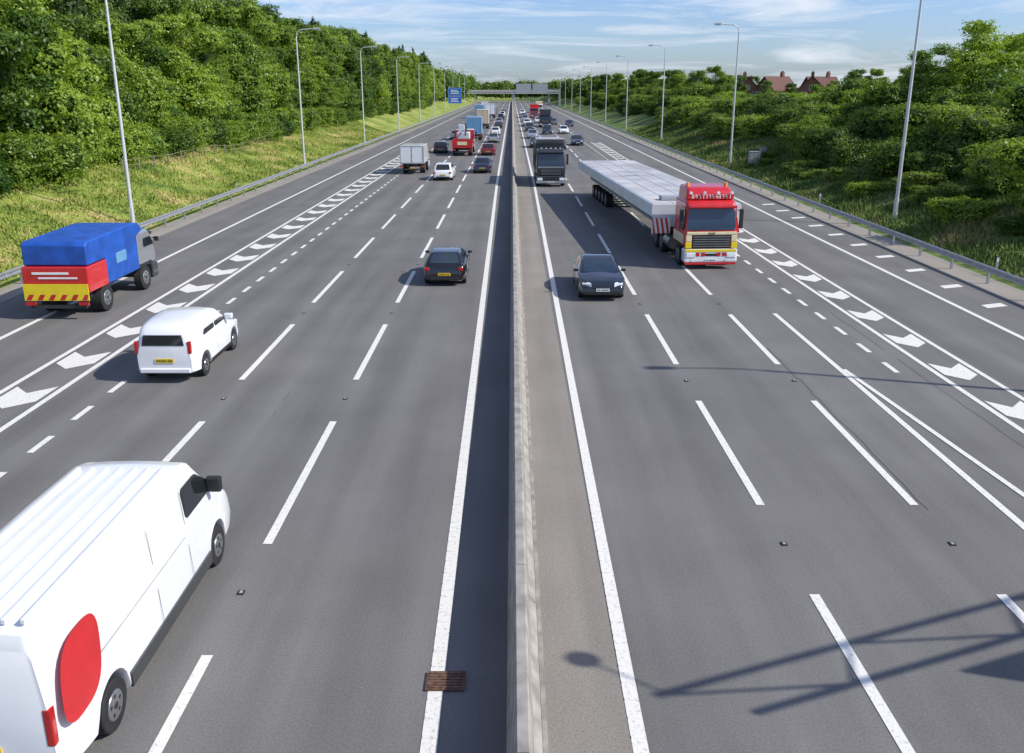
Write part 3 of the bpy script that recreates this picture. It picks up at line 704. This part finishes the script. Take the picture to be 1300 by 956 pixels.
bigtop=[(0,2.02),(.010,2.18),(.04,2.25),(.5,2.28),(.70,2.26),(.745,2.19),(.875,1.36),(.91,1.22),(.97,1.06),(.99,.93),(1,.72)]
v=van('white panel van with ribbed roof and red side graphic',-6.12,11.4,6.3,2.02,2.28,bigtop,(-1.95,2.15),.35,(.75,.87),decal=[(-2.55,1.38,.48,.50,'red')])
smtop=[(0,1.20),(.012,1.40),(.05,1.58),(.14,1.68),(.35,1.72),(.48,1.69),(.58,1.60),(.76,1.08),(.82,.98),(.92,.87),(.97,.74),(1,.50)]
v=van('small white van with red tail lights in the nearside lane',-9.75,25.3,4.2,1.78,1.72,smtop,(-1.28,1.32),.32,(.595,.75),ribs=False,rearwin=True,rr0=.22,tum=.17)

car('blackpaint','black hatchback with yellow rear plate in the outer lane',-2.85,37.8,True,'hatch',4.0,1.82,1.36,wt_=.30,glass='glassb')
car('navy','dark blue-black saloon car with pale sky reflections on its bonnet',3.55,35.3,False,'saloon',4.5,1.84,1.38,glass='glassb',wt_=.28)
car('white','white estate car with red tail lights',-6.3,82,True,'hatch',4.4,1.82,1.5)
TC='distant cars queuing along the lanes'
cars=[('blackpaint','hatch',-9.35,117,1),('darkblue','saloon',-2.95,89.2,1),('darkred','hatch',-3.0,113,1),('silver','saloon',-2.9,140,1),('white','hatch',-3.0,163,1),
('blackpaint','saloon',-2.9,190,1),('silver','hatch',-3.1,215,1),('darkgrey','suv',-3,244,1),('white','suv',-2.9,272,1),('darkblue','hatch',-3,305,1),
('blackpaint','hatch',-6.2,213,1),('silver','saloon',-6.2,238,1),('darkred','suv',-6.1,300,1),('white','hatch',-9.4,150,1),('silver','hatch',-9.3,182,1),('blackpaint','suv',-9.4,225,1),('darkgrey','saloon',-9.4,285,1),
('silver','saloon',3.5,152,0),('blackpaint','saloon',3.4,128,0),('darkgrey','suv',3.5,178,0),('white','hatch',3.5,207,0),('silver','suv',3.4,232,0),('darkblue','saloon',3.5,262,0),('white','suv',3.4,292,0),
('darkgrey','hatch',6.6,124,0),('blackpaint','suv',6.5,166,0),('white','saloon',6.5,222,0),('darkred','hatch',6.6,250,0),('silver','suv',6.6,286,0),
('blackpaint','saloon',9.7,133,0),('white','hatch',9.7,168,0),('darkgrey','saloon',9.8,212,0),('silver','saloon',9.6,243,0),('darkblue','suv',9.7,300,0),('blackpaint','hatch',12.8,200,0)]
CN={'blackpaint':'black','darkblue':'dark blue','darkred':'dark red','silver':'silver','white':'white','darkgrey':'dark grey'}
KN={'hatch':'hatchback','saloon':'saloon car','suv':'tall estate car'}
proto={}
for p,k,x,y,aw in cars:
    lab='%s %s driving %s in traffic'%(CN[p],KN[k],'away' if aw else 'towards the bridge')
    if (p,k) in proto: dup(proto[(p,k)],(x,y,.004),0 if aw else math.pi,label=lab)
    else: proto[(p,k)]=car(p,lab,x,y,bool(aw),k,4.2 if k!='saloon' else 4.6,1.8,1.46 if k!='suv' else 1.7,group=TC)

def cab(t,paint,Hc=3.1,W=2.48,lower=None,visor=None,grille='black',bump=None,Lc=2.1,rnd=.07):
    hw=W/2; z0=.95
    prof=[(-.02,z0),(0,1.3),(-.03,1.75),(-.24,Hc-.28),(-.42,Hc-.05),(-.68,Hc),(-Lc,Hc),(-Lc,z0)]
    b=MB(); b.prismX(prof,-hw,hw,tx=[.98,1,.99,.94,.92,.92,.97,1]); c=b.obj('cab',paint,t,bevel=rnd,smooth=40,seg=4)
    zt=Hc-.36; q=[(hw*.92,-.035,1.80),(-hw*.92,-.035,1.80),(-hw*.86,-.215,zt),(hw*.86,-.215,zt)]
    b=MB(); b.poly(inset(q,0,1,0,1,.016)); b.obj('windscreen','glassb',t)
    for sx in(-1,1):
        b=MB(); b.poly([(sx*(hw*f+.012),yy_,z) for yy_,z,f in((-.22,1.75,1.0),(-1.15,1.75,1.0),(-1.1,zt,.955),(-.38,zt,.955))]); b.obj('side_window','glass',t)
        b=MB(); b.box(min(sx*(hw+.06),sx*(hw+.24)),max(sx*(hw+.06),sx*(hw+.24)),-.26,-.14,1.85,zt-.05); b.box(min(sx*(hw-.05),sx*(hw+.1)),max(sx*(hw-.05),sx*(hw+.1)),-.24,-.19,zt-.13,zt-.08); b.obj('mirror','black',t,bevel=.03)
        b=MB(); b.box(sx*(hw-.3)-.22,sx*(hw-.3)+.22,-.02,.10,.55,.78); b.obj('headlight','head',t,bevel=.03)
        b=MB(); b.box(min(sx*(hw-.28),sx*hw),max(sx*(hw-.28),sx*hw),-1.9,-.55,.98,1.12); b.obj('mudguard','black',t)
        wheel(t,sx*(hw-.17),-1.25,.5,.32,sx)
    b=MB(); b.box(-hw,hw,-.5,.07,.32,.95); b.obj('bumper',bump or paint,t,bevel=.07,seg=3)
    b=MB(); b.box(-hw*.72,hw*.72,-.01,.035,1.0,1.58)
    g_=b.obj('grille',grille,t,bevel=.01)
    for i in range(5):
        b=MB(); b.box(-hw*.68,hw*.68,.03,.055,1.05+.11*i,1.08+.11*i); b.obj('grille_bar','rim',g_)
    b=MB(); b.box(-.45,.45,.066,.078,.62,.74); b.obj('air_intake','black',t)
    for sx in(-.55,.35):
        b=MB(); b.cyl((sx,.02,1.80),(sx+.5,.0,1.86),.012,.012,5); b.obj('wiper','black',t)
    b=MB(); b.box(-hw*.88,hw*.88,-.24,.10,zt+.02,zt+.14); b.obj('sun_visor',visor or 'black',t,bevel=.04,seg=3)
    plate(t,.075,.36,1,'plateW')
    return c
def chassis(t,Ln,W=2.4,axles=()):
    b=MB()
    for sx in(-1,1): b.box(sx*.42-.06,sx*.42+.06,-Ln,-1.9,.72,.98)
    b.box(-1.0,1.0,-Ln-.02,-Ln+.1,.42,.55); b.box(-.9,.9,-Ln+.6,-Ln+.75,.7,.9); b.obj('chassis','chassis',t)
    for a in axles:
        for sx in(-1,1): wheel(t,sx*(W/2-.28),-a,.5,.5,sx)
def boxlorry(label,x,y,away,cabc,bodyc,Ln=8.5,Hb=3.7,W=2.48,roofc=None,group=None,Hc=2.9,name='lorry',cat='lorry'):
    t=thing(name,label,cat,(x,y,.004),0 if away else math.pi,group)
    cab(t,cabc,Hc,W); chassis(t,Ln,W,(Ln-1.9,) if Ln<9 else (Ln-1.6,Ln-2.9))
    b=MB(); b.box(-W/2-.02,W/2+.02,-Ln,-2.3,1.02,Hb); bo=b.obj('cargo_box',bodyc,t,bevel=.03)
    b=MB()
    for zz in(1.04,Hb-.12):
        b.box(-W/2-.03,W/2+.03,-Ln-.012,-Ln+.05,zz,zz+.1)
    for xx in(-W/2-.03,-.04,W/2-.06): b.box(xx,xx+.08,-Ln-.02,-Ln+.04,1.15,Hb-.13)
    b.obj('rear_door_frame',roofc or 'galv',t)
    for sx in(-1,1):
        b=MB(); b.box(sx*1.0-.16,sx*1.0+.16,-Ln-.04,-Ln+.02,.68,.84); b.obj('tail_light','tail',t)
    plate(t,-Ln-.03,.55,-1,'plateY')
    return t
DL='distant lorries in the traffic'
boxlorry('white box van with square rear doors and yellow plate',-9.75,92.2,True,'white','white',6.2,2.75,2.25,Hc=2.3,name='box_van',cat='van')
boxlorry('lorry with light blue box body',-6.2,152,True,'white','skyblue',8,3.7,group=DL)
boxlorry('lorry with cream box body seen from behind',-6.2,196,True,'white','tan',8.5,3.9,group=DL)
boxlorry('white lorry with tall box body',-6.2,270,True,'white','white',10,4.0,group=DL)
boxlorry('lorry with blue box body',-9.4,265,True,'white','skyblue',9.5,3.7,group=DL)
boxlorry('dark lorry with grey box body driving nearer',7.3,195,False,'blackpaint','darkgrey',9,3.8,group=DL)
boxlorry('red lorry coming along the middle lane',6.6,262,False,'red','red',9,3.8,group=DL)
boxlorry('white lorry with cream box body approaching',9.7,320,False,'white','tan',10,3.9,group=DL)
boxlorry('white lorry with tall box body',-9.4,320,True,'white','white',10,4.0,group=DL)

t=thing('flatbed_lorry','red lorry carrying dark machinery and white boxes','lorry',(-6.2,119,.004),0,DL)
cab(t,'white',3.0); chassis(t,8.6,2.48,(6.6,7.9))
b=MB(); b.box(-1.25,1.25,-8.7,-2.3,1.0,1.25); b.box(-1.25,1.25,-8.72,-8.62,1.25,2.05); b.box(-1.25,-1.18,-8.6,-2.4,1.25,1.9); b.box(1.18,1.25,-8.6,-2.4,1.25,1.9); b.box(-1.25,1.25,-2.42,-2.3,1.25,2.9); b.obj('flatbed','red',t)
for sx in(-1,1):
    b=MB(); b.box(sx*1.0-.18,sx*1.0+.18,-8.76,-8.7,.7,.88); b.obj('tail_light','tail',t)
b=MB(); b.box(-.6,.6,-8.74,-8.722,1.35,1.75); b.obj('reflective_panel','cream',t)
t=thing('excavator_load','dark machinery strapped on the red flatbed','machinery',(-6.2,114.5,1.26))
b=MB(); b.box(-.9,.9,-2.5,1.2,0,.7); b.obj('track','chassis',t,bevel=.1); b=MB(); b.box(-.8,.8,-2,.6,.7,1.5); b.box(-.7,0.1,-.4,.6,1.5,2.4); b.obj('body','steel',t,bevel=.06)
b=MB(); b.cyl((.3,.5,1.3),(.35,-1.6,2.5),.14,.12,8); b.cyl((.35,-1.6,2.5),(.35,-3,1.2),.12,.1,8); b.obj('boom','chassis',t)

t=thing('tipper_lorry','dark green-black tipper lorry with high body','lorry',(3.3,74.6,.004),math.pi)
cab(t,'darkgrey',3.15,visor='blackpaint',rnd=.12); chassis(t,9,2.48,(3.2,6.4,7.7))
b=MB(); b.box(-1.1,1.1,.0,.05,1.62,1.72); b.obj('front_panel','silver',t)
b=MB(); b.box(-1.24,1.24,-.3,.085,.32,.52); b.obj('lower_bumper','silver',t,bevel=.03)
b=MB(); b.prismX([(-2.3,1.1),(-2.3,3.6),(-2.4,3.62) ,(-9,3.45),(-9,1.1)],-1.25,1.25); b.obj('tipper_body','darkgrey',t,bevel=.02)
for i in range(8):
    for sx in(-1,1):
        b=MB(); b.box(min(sx*1.25,sx*1.31),max(sx*1.25,sx*1.31),-3-.8*i,-2.9-.8*i,1.1,3.4)
        b.obj('body_rib','darkgrey',t)
b=MB(); b.box(-1.15,1.15,-8.8,-2.5,3.63,3.7); b.obj('load_sheet','signback',t,bevel=.02)
b=MB(); b.prismX([(-2.3,3.5),(-2.3,3.75),(-1.5,4.0),(-1.4,3.9),(-2.2,3.5)],-1.2,1.2); b.obj('body_canopy','signback',t,bevel=.02)
for xx in(-.8,-.4,0,.4,.8):
    b=MB(); b.box(xx-.08,xx+.08,-.62,-.52,3.16,3.24); b.obj('roof_lamp','head',t)

# hero articulated lorry, drifting across its lane
YAW=math.radians(3.4)
t=thing('articulated_lorry','red and cream articulated lorry with long flat trailer','lorry',(9.15,39.5,.004),math.pi+YAW)
cab(t,'red',3.15,visor='red',grille='chassis',bump='white',Lc=2.25,rnd=.15)
b=MB(); b.box(-1.16,1.16,.0,.05,1.60,1.74); b.obj('front_panel','cream',t,bevel=.02)
for sx in(-1,1):
    b=MB(); b.box(min(sx*1.19,sx*.92),max(sx*1.19,sx*.92),-.02,.05,1.28,1.58); b.obj('front_panel','cream',t,bevel=.02)
    b=MB(); b.box(min(sx*1.21,sx*.92),max(sx*1.21,sx*.92),-.02,.055,.98,1.26); b.obj('front_panel','yellow',t,bevel=.02)
    b=MB(); b.box(min(sx*1.242,sx*1.262),max(sx*1.242,sx*1.262),-2.1,-.25,1.15,1.6); b.obj('side_stripe','cream',t)
    b=MB(); b.box(sx*.78-.12,sx*.78+.12,.075,.09,.36,.48); b.obj('fog_lamp','head',t,bevel=.02)
b=MB(); b.prismX([(-.6,3.08),(-.62,3.42),(-.95,3.66),(-2.2,3.72),(-2.2,3.08)],-1.12,1.12,tx=[1,.95,.9,.94,1]); b.obj('roof_deflector','red',t,bevel=.13,seg=4,smooth=40)
b=MB(); b.box(-1.08,1.08,-.58,-.50,3.14,3.42); hb=b.obj('headboard','red',t,bevel=.03)
cu=bpy.data.curves.new('t','FONT'); cu.body='DAF'; cu.size=.17; cu.extrude=.004; cu.align_x='CENTER'
to=bpy.data.objects.new('t',cu); COL.objects.link(to); dg=bpy.context.evaluated_depsgraph_get(); dg.update()
me=bpy.data.meshes.new_from_object(to.evaluated_get(dg)); bpy.data.objects.remove(to)
me.materials.append(M['black']); lo=bpy.data.objects.new('grille_lettering',me); COL.objects.link(lo); lo.parent=t; lo.rotation_euler=(math.pi/2,0,math.pi); lo.location=(0,.062,1.61)
b=MB(); xx=-.92; rr=random.Random(4)
while xx<.85:
    k=rr.randint(0,2); w_=.10
    b.box(xx,xx+.03,-.498,-.49,3.19,3.37)
    b.box(xx+.03,xx+w_,-.498,-.49,3.34,3.37)
    if k: b.box(xx+.03,xx+w_,-.498,-.49,3.26,3.29)
    if k==2: b.box(xx+w_-.03,xx+w_,-.498,-.49,3.19,3.26)
    xx+=.155
b.obj('headboard_lettering','plateW',hb)
for xx in(-.95,-.32,.32,.95):
    b=MB(); b.cyl((xx,-.45,3.46),(xx,-.37,3.46),.07,.07,12); b.obj('spot_lamp','head',t,smooth=40)
for xx in(-.9,.9):
    b=MB(); b.cyl((xx,-1.3,3.66),(xx,-1.3,3.84),.1,.08,12); b.obj('beacon','amber',t,smooth=40)
for xx in(-.62,-.36,.36,.62):
    b=MB(); b.box(xx-.09,xx+.09,.072,.085,.62,.78); b.obj('bumper_marking','red',t)
b=MB(); b.box(-1.18,1.18,.02,.088,.82,.93); b.obj('bumper_stripe','yellow',t)
b=MB(); b.box(-1.2,1.2,-.1,.085,.22,.32); b.obj('lower_spoiler','red',t,bevel=.02)
b=MB()
for sx in(-1,1): b.box(sx*.42-.06,sx*.42+.06,-6.6,-1.9,.75,1.0)
b.obj('chassis','chassis',t)
for sx in(-1,1):
    b=MB(); b.cyl((sx*1.0,-2.9,.75),(sx*1.0,-4.0,.75),.32,.32,14); b.obj('fuel_tank','rim',t,smooth=40)
b=MB(); b.box(-1.1,1.1,-2.6,-2.35,1.1,2.6); b.obj('exhaust_stack','rim',t,bevel=.05)
for a in(4.7,6.0):
    for sx in(-1,1): wheel(t,sx*.96,-a,.5,.56,sx)
tr=MB(); tr.box(-1.25,1.25,-29.5,-3.3,1.22,1.42); tr.box(-.45,.45,-29.5,-6,.85,1.22)
tro=tr.obj('trailer','chassis',t,bevel=.02)
for sx in(-1,1):
    b=MB(); b.box(min(sx*1.255,sx*1.275),max(sx*1.255,sx*1.275),-29.3,-4.2,1.25,1.38); b.obj('side_marker_strip','signback',tro)
for k in range(5):
    for sx in(-1,1): wheel(tro,sx*1.0,-22.2-1.45*k,.48,.5,sx)
for sx in(-1,1):
    x0,x1=(1.28,2.2) if sx>0 else (-2.2,-1.28)
    b=MB(); b.box(x0,x1,-2.72,-2.69,1.25,2.0); hz=b.obj('hazard_panel','plateW',tro)
    b=MB()
    for i in range(4):
        a=x0+.04+.23*i; b.poly([(a,-2.684,1.25),(a+.11,-2.684,1.25),(min(x1,a+.25),-2.684,2.0),(min(x1,a+.14),-2.684,2.0)])
    b.obj('hazard_stripe','red',hz)
ld=thing('bridge_deck_load','long wide smooth pale grey steel deck on the trailer','steel load',(9.15,39.5,1.43),math.pi+YAW)
HW=2.2
b=MB(); b.prismY([(-HW,.62),(-HW,1.16),(-HW+.05,1.22),(HW-.05,1.22),(HW,1.16),(HW,.62),(1.2,.14),(-1.2,.14)],[-29.6,-2.75]); b.obj('deck','steel',ld,smooth=30)
b=MB(); b.box(-HW+.12,HW-.12,-29.4,-2.95,1.223,1.235); b.obj('deck_top','steeltop',ld)
for k in range(3):
    b=MB(); x0=-HW+.12+(2*HW-.24)*(k+1)/4; b.box(x0-.025,x0+.025,-29.4,-2.95,1.236,1.255); b.obj('deck_rib','steel',ld)
for (yb,xb,l_,w_,h_) in((-3.6,-.9,.9,1.2,.14),(-4.4,1.0,.6,.9,.2),(-5.4,-1.2,.5,.9,.12),(-3.4,-1.7,.4,.5,.3)):
    b=MB(); b.box(xb-w_/2,xb+w_/2,yb-l_/2,yb+l_/2,1.257,1.257+h_); b.obj('fixing_bracket','signback',ld,bevel=.02)
b=MB()
for i in range(10): b.box(-1.1,1.1,-4-2.6*i-.08,-4-2.6*i+.08,0,.138)
b.obj('timber_bearer','wood',ld)

# blue / red lorry on slip lane
t=thing('box_lorry','lorry with blue cover, red rear body and yellow tail board','lorry',(-16.3,36.6,.004),0)
cab(t,'silver',2.45,2.2,bump='darkgrey',Lc=1.7,rnd=.12); chassis(t,6.3,2.3,(4.9,))
b=MB(); b.prismX([(-1.2,2.5),(-1.6,2.82),(-2.2,2.88),(-6.0,2.80),(-6.15,2.68),(-6.15,1.95),(-4.7,1.95),(-4.7,.98),(-1.85,.98),(-1.85,2.3)],-1.15,1.15); b.obj('blue_cover','blue',t,bevel=.05,seg=3,smooth=35)
b=MB(); b.box(1.155,1.172,-3.9,-3.0,1.6,2.0); b.obj('cover_marking','skyblue',t)
b=MB(); b.box(-1.18,1.18,-6.3,-4.72,.98,1.93); b.obj('rear_body','red',t,bevel=.05,seg=3)
b=MB(); b.box(-.8,.5,-6.318,-6.303,1.66,1.74); b.box(-.6,.8,-6.318,-6.303,1.5,1.56); b.obj('body_marking','plateW',t)
b=MB(); b.box(-1.16,1.16,-6.36,-6.33,.72,1.32); ty=b.obj('rear_panel','yellow',t)
b=MB()
for i in range(6):
    x=-1.1+.4*i; b.poly([(x,-6.365,.74),(x+.18,-6.365,.74),(min(1.15,x+.30),-6.365,.94),(x+.12,-6.365,.94)])
b.obj('rear_chevron','red',ty)
for sx in(-1,1):
    b=MB(); b.box(sx*.95-.18,sx*.95+.18,-6.40,-6.33,.55,.68); b.obj('tail_light','tail',t)

# ---------------------------------------------------------------- signs, gantries, bridge
def sign(x,y,w_,h_,zb,label):
    t=thing('direction_sign',label,'road sign',(x,y,0),group='blue direction signs beside the motorway')
    for sx in(-1,1):
        b=MB(); b.cyl((sx*w_*.32,.1,tz(x,y)-.2),(sx*w_*.32,.1,zb+h_),.09,.09,10); b.obj('post','galv',t)
    for (za,zz) in((zb,zb+h_*.47),(zb+h_*.5,zb+h_)):
        b=MB(); b.box(-w_/2,w_/2,-.04,.0,za,zz); p=b.obj('sign_panel','signblue',t)
        b=MB(); e_=.08
        b.box(-w_/2+e_,w_/2-e_,-.05,-.042,zz-.16,zz-.10); b.box(-w_/2+e_,w_/2-e_,-.05,-.042,za+.10,za+.16)
        b.box(-w_/2+e_,-w_/2+.14,-.05,-.042,za+.16,zz-.16); b.box(w_/2-.14,w_/2-e_,-.05,-.042,za+.16,zz-.16)
        for k in range(3): b.box(-w_*.3,w_*random.uniform(.1,.32),-.05,-.042,za+(zz-za)*(.24+.2*k),za+(zz-za)*(.33+.2*k))
        b.obj('sign_lettering','plateW',p)
sign(-21.9,345,5.2,5.8,2.8,'stacked blue motorway direction signs on two posts')
def gantry(y,x0,x1,panels,label,col):
    t=thing('sign_gantry',label,'gantry',(0,y,0),group='sign gantries over the motorway')
    for x in(x0,x1):
        b=MB(); b.box(x-.25,x+.25,-.25,.25,0,8.2); b.obj('post','galv',t)
    b=MB()
    for z in(7.0,8.1):
        for yy_ in(-.4,.4): b.cyl((x0,yy_,z),(x1,yy_,z),.09,.09,6)
    n=int((x1-x0)/1.6)
    for i in range(n):
        a=x0+(x1-x0)*i/n; c=x0+(x1-x0)*(i+1)/n
        b.cyl((a,-.4,7.0 if i%2 else 8.1),(c,-.4,8.1 if i%2 else 7.0),.05,.05,5)
    b.obj('truss','galv',t)
    for (a,c,z0,z1) in panels:
        b=MB(); b.box(a,c,-.6,-.5,z0,z1); b.obj('sign_panel',col,t)
gantry(430,1.0,22.5,[(2,9.0,6.4,10.6),(9.8,17,6.4,10.6)],'steel gantry carrying large grey-backed sign panels','signback')
t=thing('road_bridge','concrete road bridge crossing over the motorway','bridge',(0,560,0))
b=MB(); b.box(-60,60,-5,5,5.4,6.6); b.obj('deck','paleconcrete',t)
b=MB(); b.box(-60,60,-5.15,-5.0,6.5,7.7); b.obj('parapet','paleconcrete',t); b=MB(); b.box(-60,60,5.0,5.15,6.5,7.7); b.obj('parapet','paleconcrete',t)
for x in(-22.8,0.2,22.8):
    b=MB(); b.box(x-.5,x+.5,-4,4,0,5.45); b.obj('pier','paleconcrete',t)

# lattice gantry at the roadside (its shadow falls over the lanes)
t=thing('lattice_gantry','steel lattice gantry with sign panel and dome camera','gantry',(0,0,0))
A=Vector((11.3,7.55,0)); Bv=Vector((25,12.75,0))
def P(s,z,off=0):
    p=A.lerp(Bv,s); n=Vector((-.36,.93,0)); return Vector((p.x,p.y,z))+n*off
b=MB()
for z in(7.0,8.1):
    b.cyl(P(0,z),P(1,z),.06,.06,8)
for i in range(9):
    b.cyl(P(i/9,7.0 if i%2 else 8.1),P((i+1)/9,8.1 if i%2 else 7.0),.035,.035,6)
b.obj('truss','galv',t)
b=MB(); b.cyl(P(1,-.2),P(1,8.3),.25,.2,12); b.obj('post','galv',t)
b=MB(); p0,p1=P(.19,0),P(.88,0); b.add([(p0.x,p0.y,3.6),(p1.x,p1.y,3.6),(p1.x,p1.y,6.5),(p0.x,p0.y,6.5),(p0.x,p0.y+.06,3.6),(p1.x,p1.y+.06,3.6),(p1.x,p1.y+.06,6.5),(p0.x,p0.y+.06,6.5)],[(0,1,2,3),(4,7,6,5),(0,4,5,1),(3,2,6,7),(0,3,7,4),(1,5,6,2)]); b.obj('sign_panel','signback',t)
b=MB(); c=Vector((11.2,8.1,8.85))
bm=bmesh.new(); bmesh.ops.create_icosphere(bm,subdivisions=3,radius=.18); b.add([v.co+c for v in bm.verts],[[v.index for v in f.verts] for f in bm.faces]); bm.free()
b.cyl(P(.01,8.1),c,.02,.02,8); b.obj('dome_camera','black',t,smooth=60)

def cabinet(x,y,w_,h_):
    z=tz(x,y); t=thing('roadside_cabinet','grey steel utility cabinet on the bank','cabinet',(x,y,z-.1),group='roadside cabinets')
    b=MB(); b.box(-w_/2,w_/2,-.25,.25,.0,h_); b.box(-w_/2-.04,w_/2+.04,-.29,.29,h_,h_+.06); b.obj('body','signback',t,bevel=.01)
    b=MB(); b.box(-w_/2+.06,-.02,-.275,-.252,.15,h_-.08); b.obj('door','galv',t); b=MB(); b.box(.02,w_/2-.06,-.275,-.252,.15,h_-.08); b.obj('door','galv',t)
cabinet(24.6,90,.9,1.2); cabinet(25.8,91,.6,1.2)
for x,y in((21.6,38),(21.9,62),(-22.0,70),(-22.1,44)):
    t=thing('marker_post','white and black plastic marker post behind the barrier','marker post',(x,y,tz(x,y)-.05),group='marker posts')
    b=MB(); b.box(-.05,.05,-.02,.02,0,.85); b.obj('post','signback',t); b=MB(); b.box(-.051,.051,-.025,-.0205,.65,.8); b.obj('reflector','plateW',t)
